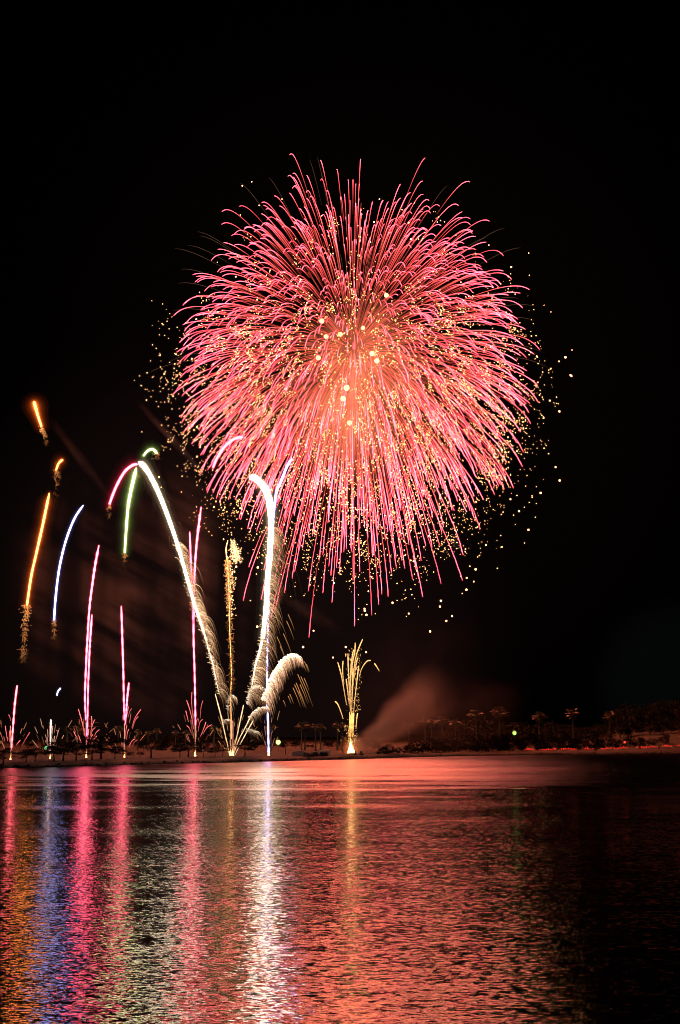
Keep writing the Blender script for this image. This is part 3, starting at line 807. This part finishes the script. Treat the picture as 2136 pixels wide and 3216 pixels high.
mine('third launch flame under the red twin streaks with a dense red spray', 271, 2394, 163, [[z2(772, 1025), z2(800, 1120), z2(820, 1200), z2(835, 1290)], [z2(932, 1130), z2(908, 1190), z2(890, 1270)], [z2(980, 1228), z2(945, 1260), z2(905, 1350)],
      [z2(900, 1095), z2(905, 1140), z2(897, 1200)], [z2(727, 1245), z2(745, 1285), z2(770, 1330)], [z2(835, 1215), z2(838, 1260), z2(845, 1330)], [z2(955, 1290), z2(930, 1320), z2(890, 1390)], [z2(915, 1275), z2(895, 1310), z2(875, 1390)],
      [z2(940, 1208), z2(915, 1230), z2(880, 1310)], [z2(875, 1220), z2(870, 1280), z2(862, 1350)], [z2(775, 1285), z2(790, 1330), z2(815, 1390)]], RED, 2.6)
mine('fourth launch flame with red hooks thrown to the right', 391, 2397, 166, [[z2(1388, 1028), z2(1350, 1080), z2(1322, 1130), z2(1300, 1210)], [z2(1362, 1098), z2(1330, 1140), z2(1305, 1220)], [z2(1298, 1020), z2(1278, 1050), z2(1262, 1110)], [z2(1265, 1000), z2(1255, 1060), z2(1240, 1150)],
      [z2(1250, 1185), z2(1240, 1240), z2(1232, 1310)], [z2(1352, 1328), z2(1325, 1350), z2(1300, 1400)], [z2(1330, 1318), z2(1300, 1340), z2(1265, 1400)], [z2(1270, 1222), z2(1255, 1260), z2(1245, 1330)], [z2(1210, 1360), z2(1214, 1390), z2(1218, 1430)]], RED, 1.9)
mine('fifth launch flame under the red pair with a wide red spray', 613, 2388, 177, [[z3(487, 782), z3(510, 850), z3(530, 930), z3(545, 1020)], [z3(530, 715), z3(528, 800), z3(540, 950)], [z3(620, 785), z3(605, 840), z3(598, 930)], [z3(480, 868), z3(490, 910), z3(502, 960)],
      [z3(692, 982), z3(650, 1010), z3(620, 1060)], [z3(618, 938), z3(595, 965), z3(580, 1040)], [z3(645, 960), z3(632, 1000), z3(600, 1080)], [z3(487, 990), z3(505, 1005), z3(525, 1050)], [z3(575, 930), z3(565, 970), z3(562, 1040)], [z3(450, 1158), z3(460, 1164), z3(472, 1168)], [z3(612, 1192), z3(630, 1196), z3(648, 1206)]], RED, 2.2)
mine('wide double launch flame of the gold comet fan', 724, 2388, 182, [], GOLD, 1, 52, 6)
mine('launch flame right beside the wide double flame', 731, 2388, 182, [], GOLD, 1, 58, 5)
mine('seventh launch flame below the thin blue-white comet', 844, 2386, 187, [[z3(1128, 992), z3(1130, 1030), z3(1135, 1080)], [z3(1192, 1035), z3(1182, 1060), z3(1175, 1110)]], (1, .4, .3), .6)

# the gold fountain
YF = 207.0 * K
ft = thing('fountain_firework', 'tall gold fountain of streaks above a bright fireball on the shore', 'firework', at(1102, 2372, YF), 'fountains along the bank')
FG = (1, .52, .17)
for i, L in enumerate(([(750, 338), (722, 400), (692, 480), (672, 580), (660, 700), (648, 900), (640, 1060)], [(677, 372), (672, 460), (652, 560), (635, 700), (628, 850), (632, 1060)], [(605, 478), (608, 600), (615, 760), (622, 900), (628, 1040)],
        [(505, 565), (530, 650), (550, 740), (570, 860), (592, 985)], [(557, 550), (552, 620), (556, 700), (566, 780)], [(830, 546), (795, 552), (762, 590), (735, 640), (715, 710)], [(712, 598), (700, 690), (685, 820), (672, 940), (660, 1060)],
        [(587, 728), (597, 800), (606, 880), (618, 980)], [(660, 440), (640, 560), (628, 700), (622, 840)], [(655, 620), (650, 760), (645, 900), (642, 1060)], [(700, 520), (682, 600), (668, 720)],
        [(477, 948), (500, 970), (520, 1010), (545, 1080), (556, 1120)], [(866, 575), (890, 610), (915, 652)], [(700, 1065), (692, 1120), (684, 1220)], [(582, 480), (584, 492), (582, 510)])):
    streak(ft, 'gold_streak', [z4(*p) for p in L], 3.6, FG, 1.9 if i < 11 else 2.2, YF + (i % 4 - 1.5) * .8, .5, 6, 7)
rng = random.Random(4)
for i in range(11):
    x = 622 + i * 4.2
    streak(ft, 'lower_streak', [z4(x, 1085 + rng.uniform(-60, 60)), z4(x - 4, 1180), z4(x - 10 + rng.uniform(-8, 8), 1300)], 2.4, mix(FG, (1, .4, .08), rng.random()), rng.uniform(2, 3.2), YF + rng.uniform(-.6, .6), .6, 5, 5)
m = MB()
for i in range(420):
    k = rng.random()
    if k < .5:
        a = rng.gauss(0, .42); d = abs(rng.gauss(40, 55)) + 15; x, y = 635 + math.sin(a) * d, 1450 - math.cos(a) * d * 2.0; L = rng.uniform(4, 16); ex, ey = x + math.sin(a) * L, y - math.cos(a) * L
    else:
        x = 600 + rng.uniform(0, 130) + rng.gauss(0, 8); y = rng.uniform(420, 1050); ex, ey = x + rng.uniform(0, 6), y + rng.uniform(3, 14)
    m.tube([at(*z4(x, y), YF) - ft.location, at(*z4(ex, ey), YF) - ft.location], .055, mul(FG, rng.uniform(.3, 2.2)), 3)
tag(m.build('fine_sparks', FIRE, ft), kind='stuff')
m = MB(); c = at(*z4(637, 1456), YF) - ft.location; u = mpp(2365, YF)
m.tube([c + Vector((dx * u, 0, h * u)) for dx, h in ((0, -11), (0, -8), (0, -2), (0, 5), (-1, 13), (-1, 22), (-2, 34), (-2, 48))], [k * u for k in (5, 10.5, 12, 11, 7.5, 4.5, 2.6, .6)],
       [mul((1, .5, .18), k) for k in (6, 9, 11, 10, 8, 6, 3, 1.2)], 12)
m.build('fireball', FLASH, ft)
for f, s in ((1.9, .30), (3.6, .05)):  # added emissive shells standing in for bloom around the fireball
    m = MB(); m.ball(c + Vector((0, 0, .6)), 12 * u * f, None, 8, 12, (1, 1, 1.25)); m.build('bloom_halo', halo_vol((1, .34, .12), s * .25), ft)

# ------------------------------------------------------------------ the big red burst
YB = 380.0 * K
BC = at(1108, 1097, YB); PXB = mpp(1125, YB)
RB = 576 * PXB
burst = thing('shell_burst_firework', 'huge spherical pink-red firework burst full of gold crackle sparks', 'firework', BC)
rng = random.Random(2024)
def star_path(d, v, u0, u1, n, R0=RB, D=.185, vz=1.08):
    kd = 2.9; q = 1 - math.exp(-kd); out = []
    for i in range(n):
        u = u0 + (u1 - u0) * i / (n - 1)
        s = (1 - math.exp(-kd * u)) / q * v * R0
        out.append(Vector((d.x * s, d.y * s, d.z * s * vz - D * R0 * u * u)))
    return out
def rdir():
    z = rng.uniform(-1, 1); a = rng.random() * 6.2832; r = math.sqrt(1 - z * z)
    return Vector((r * math.cos(a), r * math.sin(a), z))
dirs = []
NT = 1600
for i in range(NT):                    # even sphere with jitter
    z = 1 - 2 * (i + .5) / NT; a = i * 2.39996; r = math.sqrt(1 - z * z)
    d = Vector((r * math.cos(a), r * math.sin(a), z)) + rdir() * .12
    dirs.append(d.normalized())
rng.shuffle(dirs)
trails = []
for d in dirs:
    k = rng.random()
    v = rng.uniform(.86, 1.04) if k < .74 else rng.uniform(.55, .84)
    if d.z > .70: v *= rng.choice((.88, .93, .98, 1.02, 1.16))
    if d.z < -.45: v *= rng.choice((.84, .92, .98, 1.04, 1.12, 1.30))
    if d.z < -.2 and abs(d.x) > .5: v = min(v, 1.03)
    if abs(d.z) < .4: v *= rng.uniform(.96, 1.05)
    u0 = rng.uniform(.17, .42); u1 = rng.uniform(.70, .98)
    if d.z < -.3: u0 = rng.uniform(.14, .5)
    n = 14
    P = star_path(d, v, u0, u1, n)
    ph = rng.random() * 6
    if d.z < -.1:
        P = [p + Vector((.22 * PXB * math.sin(i * 2.4 + ph) * 2.2, 0, 0)) for i, p in enumerate(P)]
    rad, col = [], []
    hot = rng.uniform(.5, 1.5)
    for i in range(n):
        t = i / (n - 1); u = u0 + (u1 - u0) * t
        e = min(1, (1 - t) * 7 + .45)
        s = (.22 + 3.9 * t ** 1.5) * hot * e
        rad.append(PXB * (.30 + .42 * t) * (1 if 0 < i < n - 1 else .5))
        col.append(mul(mix((1, .11, .07), (1, .080, .125), min(1, t * 1.5)), s * 3.3))
    trails.append((P, rad, col, (P[-1] - P[0]).length * (1 - abs(d.y) * .6)))
trails.sort(key=lambda t: -t[3])
for P, rad, col, _ in trails[:100]:
    m = MB(); m.tube(P, rad, col, 5); m.build('star_trail', FIRE, burst)
m = MB()
for P, rad, col, _ in trails[100:]: m.tube(P, rad, col, 4)
tag(m.build('star_trail', FIRE, burst), kind='stuff')
# thin inner stems, crossing around the core
m = MB()
for i in range(260):
    d = rdir(); P = star_path(d, rng.uniform(.7, 1.0), .05, rng.uniform(.25, .5), 6)
    m.tube(P, .5 * PXB, mul((1, .16, .10), rng.uniform(.35, 1.0)), 3)
tag(m.build('inner_star_stems', FIRE, burst), kind='stuff')
# gold crackle
sparks = []
def spark(p, r, s): sparks.append((p, r, s))
for i in range(2500):
    d = rdir()
    if rng.random() < max(0, d.z) * 1.05 + .1: continue
    v = rng.uniform(.55, 1.10) - max(0, d.z) * .16; u = rng.uniform(.7, 1.08)
    A = star_path(d, v, u - .14, u, 8)
    drift = Vector((rng.uniform(-1, 1), rng.uniform(-1, 1), -1)) * PXB
    k = rng.randint(3, 10); tight = rng.uniform(2, 6)
    for q in range(k):
        a = A[rng.randrange(8)]
        big = rng.random()
        spark(a + Vector((rng.gauss(0, tight), rng.gauss(0, tight), rng.gauss(0, tight))) * PXB + drift * rng.uniform(0, 26), PXB * (rng.uniform(.6, 1.05) if big < .7 else rng.uniform(1.05, 1.8)), rng.uniform(1.5, 6))
for i in range(380):                   # crackle clusters hugging the sides and the lower rim
    d = rdir()
    if d.z > .25 or abs(d.y) > .75: continue
    v = rng.uniform(.95, 1.13); a = star_path(d, v, .85, 1.06, 2)[rng.randrange(2)]
    for q in range(rng.randint(2, 8)):
        spark(a + Vector((rng.gauss(0, 20), rng.gauss(0, 20), rng.gauss(0, 22))) * PXB, PXB * rng.uniform(.5, 1.5), rng.uniform(1.5, 5))
for i in range(260):                   # lone larger sparks, lower and outer
    d = rdir()
    d.z = d.z * .8 - .25
    v = rng.uniform(.85, 1.2)
    a = star_path(d.normalized(), v, .9, 1.1, 2)[1]
    spark(a, PXB * rng.uniform(1.2, 2.3), rng.uniform(4, 9))
for x, y in ((1420, 1935), (1382, 1905), (1402, 1950), (1284, 1927), (1385, 1887), (985, 1981), (1150, 2048), (1086, 2032), (952, 2032), (1046, 2065), (1351, 1983), (1151, 1931), (1145, 1912), (1146, 1918), (1660, 1664), (1758, 1509), (1745, 1467),
             (1757, 1292), (1776, 1122), (1795, 1181), (1792, 1178), (1698, 1548), (1466, 1815), (1465, 1852), (1233, 1893), (808, 1968), (712, 1785), (742, 1780), (810, 1782), (1494, 1788)):
    spark(at(x, y, YB - 30) - BC, PXB * rng.uniform(2.2, 3.1), rng.uniform(6, 10))
sparks.sort(key=lambda s: -s[1])
def scol(s): return mul((1, .46, .17), s * 7.0)
for p, r, s in sparks[:100]:
    m = MB(); m.ball(p, r, scol(s), 5, 8); m.build('crackle_spark', FIRE, burst)
m = MB()
for p, r, s in sparks[100:]: m.ball(p, r, scol(s), 2, 4)
tag(m.build('crackle_spark', FIRE, burst), kind='stuff')
# faint ember threads beyond the rim
for i in range(34):
    d = rdir(); d.z = abs(d.z) * .9 - .1; d.y *= .5; d.normalize()
    P = star_path(d, rng.uniform(1.05, 1.2), .35, .8, 10, D=.14)
    m = MB(); m.tube(P, .38 * PXB, [mul((1, .5, .3), .05 + .16 * math.sin(3.14 * i2 / 9)) for i2 in range(10)], 3)
    m.build('ember_thread', FIRE, burst)
# white-hot flashes in the core: the shell's own light
for x, y, r in ((742, 740, 5), (785, 771, 4.5), (752, 776, 4.5), (837, 756, 4.2), (891, 681, 4.5), (858, 815, 5), (869, 832, 5.2), (734, 825, 5), (799, 894, 6), (791, 919, 5.5), (806, 975, 5)):
    m = MB(); m.ball(at(x / .7341, y / .7341, YB - 20 + rng.uniform(-15, 15)) - BC, r * 1.5 * PXB, mul((1, .185, .08), 8000), 7, 10); m.build('core_flash', FLASH, burst)

# ------------------------------------------------------------------ smoke
def smokemat(name, dens, noise_scale, stretch, rot, lo, hi, col=(.8, .8, .8), aniso=.2, bands=None, detail=4, fall=True, cone=None, warp=.35, wscale=3.0):
    m, t, o = newmat(name); N, L = t.nodes.new, t.links.new
    tc = N('ShaderNodeTexCoord')
    mp = N('ShaderNodeMapping'); mp.vector_type = 'POINT'
    mp.inputs['Rotation'].default_value = rot
    L(tc.outputs['Object'], mp.inputs['Vector'])
    m2 = N('ShaderNodeMapping'); m2.inputs['Scale'].default_value = stretch; L(mp.outputs[0], m2.inputs['Vector'])
    n = N('ShaderNodeTexNoise'); n.inputs['Scale'].default_value = noise_scale; n.inputs['Detail'].default_value = detail
    L(m2.outputs[0], n.inputs['Vector'])
    r = N('ShaderNodeMapRange'); r.interpolation_type = 'SMOOTHSTEP'
    r.inputs['From Min'].default_value = lo; r.inputs['From Max'].default_value = hi
    L(n.outputs['Fac'], r.inputs['Value'])
    out = r.outputs[0]
    def mulv(a, b):
        k = N('ShaderNodeMath'); k.operation = 'MULTIPLY'; L(a, k.inputs[0])
        if isinstance(b, float): k.inputs[1].default_value = b
        else: L(b, k.inputs[1])
        return k.outputs[0]
    if bands:
        m3 = N('ShaderNodeMapping'); m3.inputs['Scale'].default_value = bands[0]; L(tc.outputs['Object'], m3.inputs['Vector'])
        n2 = N('ShaderNodeTexNoise'); n2.inputs['Scale'].default_value = bands[1]; n2.inputs['Detail'].default_value = 2
        L(m3.outputs[0], n2.inputs['Vector'])
        r2 = N('ShaderNodeMapRange'); r2.interpolation_type = 'SMOOTHSTEP'; r2.inputs['From Min'].default_value = bands[2]; r2.inputs['From Max'].default_value = bands[3]
        L(n2.outputs['Fac'], r2.inputs['Value']); out = mulv(out, r2.outputs[0])
    wn = N('ShaderNodeTexNoise'); wn.inputs['Scale'].default_value = wscale; wn.inputs['Detail'].default_value = 3
    L(tc.outputs['Generated'], wn.inputs['Vector'])
    w1 = N('ShaderNodeVectorMath'); w1.operation = 'SUBTRACT'; w1.inputs[1].default_value = (.5, .5, .5); L(wn.outputs['Color'], w1.inputs[0])
    w2 = N('ShaderNodeVectorMath'); w2.operation = 'SCALE'; w2.inputs['Scale'].default_value = warp; L(w1.outputs[0], w2.inputs[0])
    vm = N('ShaderNodeVectorMath'); vm.operation = 'SUBTRACT'; vm.inputs[1].default_value = (.5, .5, .5); L(tc.outputs['Generated'], vm.inputs[0])
    v2 = N('ShaderNodeVectorMath'); v2.operation = 'ADD'; L(vm.outputs[0], v2.inputs[0]); L(w2.outputs[0], v2.inputs[1])
    def edge(val, a, b):
        r3 = N('ShaderNodeMapRange'); r3.interpolation_type = 'SMOOTHSTEP'
        r3.inputs['From Min'].default_value = a; r3.inputs['From Max'].default_value = b; L(val, r3.inputs['Value'])
        return r3.outputs[0]
    if fall and not cone:              # thins out towards the edge of the cloud (Generated runs 0..1 over it)
        ln = N('ShaderNodeVectorMath'); ln.operation = 'LENGTH'; L(v2.outputs[0], ln.inputs[0])
        l0 = N('ShaderNodeVectorMath'); l0.operation = 'LENGTH'; L(vm.outputs[0], l0.inputs[0])
        out = mulv(mulv(out, edge(ln.outputs['Value'], .46, .02)), edge(l0.outputs['Value'], .5, .36))
    if cone:                           # a drift that widens along its own x axis: cone = (radius at start, radius at end) of Generated
        sx = N('ShaderNodeSeparateXYZ'); L(v2.outputs[0], sx.inputs[0])
        s0 = N('ShaderNodeSeparateXYZ'); L(vm.outputs[0], s0.inputs[0])
        cy = N('ShaderNodeCombineXYZ'); L(sx.outputs['Y'], cy.inputs[1]); L(sx.outputs['Z'], cy.inputs[2])
        ln = N('ShaderNodeVectorMath'); ln.operation = 'LENGTH'; L(cy.outputs[0], ln.inputs[0])
        rr = N('ShaderNodeMapRange'); rr.inputs['From Min'].default_value = -.5; rr.inputs['From Max'].default_value = .5
        rr.inputs['To Min'].default_value = cone[0]; rr.inputs['To Max'].default_value = cone[1]; L(s0.outputs['X'], rr.inputs['Value'])
        dv_ = N('ShaderNodeMath'); dv_.operation = 'DIVIDE'; L(ln.outputs['Value'], dv_.inputs[0]); L(rr.outputs[0], dv_.inputs[1])
        l0 = N('ShaderNodeVectorMath'); l0.operation = 'LENGTH'; L(vm.outputs[0], l0.inputs[0])
        out = mulv(mulv(out, edge(dv_.outputs[0], 1.0, .1)), edge(s0.outputs['X'], .5, -.35))
        inv = N('ShaderNodeMath'); inv.operation = 'DIVIDE'; inv.inputs[0].default_value = cone[0]; L(rr.outputs[0], inv.inputs[1])
        out = mulv(out, inv.outputs[0])
    out = mulv(out, float(dens))
    v = N('ShaderNodeVolumePrincipled'); v.inputs['Color'].default_value = (*col, 1); v.inputs['Anisotropy'].default_value = aniso
    m.cycles.volume_sampling = 'EQUIANGULAR'
    L(out, v.inputs['Density']); L(v.outputs[0], o.inputs['Volume'])
    return m
def cloud(c, rx, ry, rz, tilt, mat, label):
    m = MB(); m.ball(Vector((0, 0, 0)), 1, None, 10, 16, (rx, ry, rz))
    o = m.build('smoke', mat); o.location = c; o.rotation_euler = (0, tilt, 0)
    return tag(o, label, 'smoke', kind='stuff')
# glowing core smoke of the burst
cloud(at(1118, 1255, YB), 290 * PXB, 180 * PXB, 450 * PXB, R(-2), smokemat('burst_smoke', .0062, .035, (1, 1, .7), (0, 0, 0), .36, .62), 'orange lit smoke glowing in the core of the big burst')
# drift from the fountain
a = at(1102, 2362, YF + 5); b = at(1352, 2195, YF + 32)
dv = b - a
m = MB(); L_ = dv.length
m.tube([Vector((k * L_, 0, 0)) for k in (-.01, .25, .5, .75, 1)], [L_ * (.06 + .27 * max(k, 0)) for k in (-.01, .25, .5, .75, 1)], None, 16)
o = m.build('smoke', smokemat('fountain_smoke', 1.35, .10, (.6, 1, 1), (0, 0, 0), .30, .72, cone=(.08, .46), warp=.16, wscale=4))
o.location = a; o.rotation_euler = (0, -math.atan2(dv.z, dv.x), math.atan2(dv.y, dv.x) * .5)
tag(o, 'red lit smoke drifting up to the right from the gold fountain', 'smoke', kind='stuff')
cloud(at(1360, 2270, YF + 28), 34, 20, 17, R(-14), smokemat('low_smoke', .007, .06, (1, 1, 1), (0, 0, 0), .30, .75), 'thin reddish smoke bank behind the lone palm')
cloud(at(1240, 2130, YF + 34), 36, 20, 24, R(-25), smokemat('high_smoke', .002, .05, (1, 1, 1), (0, 0, 0), .30, .75), 'faint high smoke above the fountain drift')
# streaked smoke curtain hanging behind the left comets
c = at(420, 1850, 215 * K); u = mpp(1850, 215 * K)
o = cloud(c, 520 * u, 16, 560 * u, 0, smokemat('smoke_curtain', .024, .12, (.22, .3, 1.4), (0, R(-28), 0), .34, .72, bands=((1, .4, .12), .085, .40, .66)), 'dim brown streaked smoke curtain hanging behind the left comets')
for (x0, y0), (x1, y1), w, lab, dn in (((415, 1240), (640, 1490), 20, 'thin diagonal smoke ribbon left of the big burst', .06), ((140, 1290), (350, 1570), 24, 'diagonal smoke ribbon falling right of the highest orange comet', .05),
                                 ((860, 1850), (1080, 1990), 36, 'pinkish smoke wisp under the big burst', .035), ((502, 1440), (480, 1640), 14, 'narrow smoke wisp below the hooked green comet', .05)):
    a, b = at(x0, y0, 205 * K), at(x1, y1, 205 * K); d = b - a
    cloud(a.lerp(b, .5), d.length * .6, 5, w * mpp(y0, 205 * K), -math.atan2(d.z, d.x), smokemat('smoke_ribbon', dn * .35, .16, (.7, 1, 1), (0, 0, 0), .32, .66), lab)
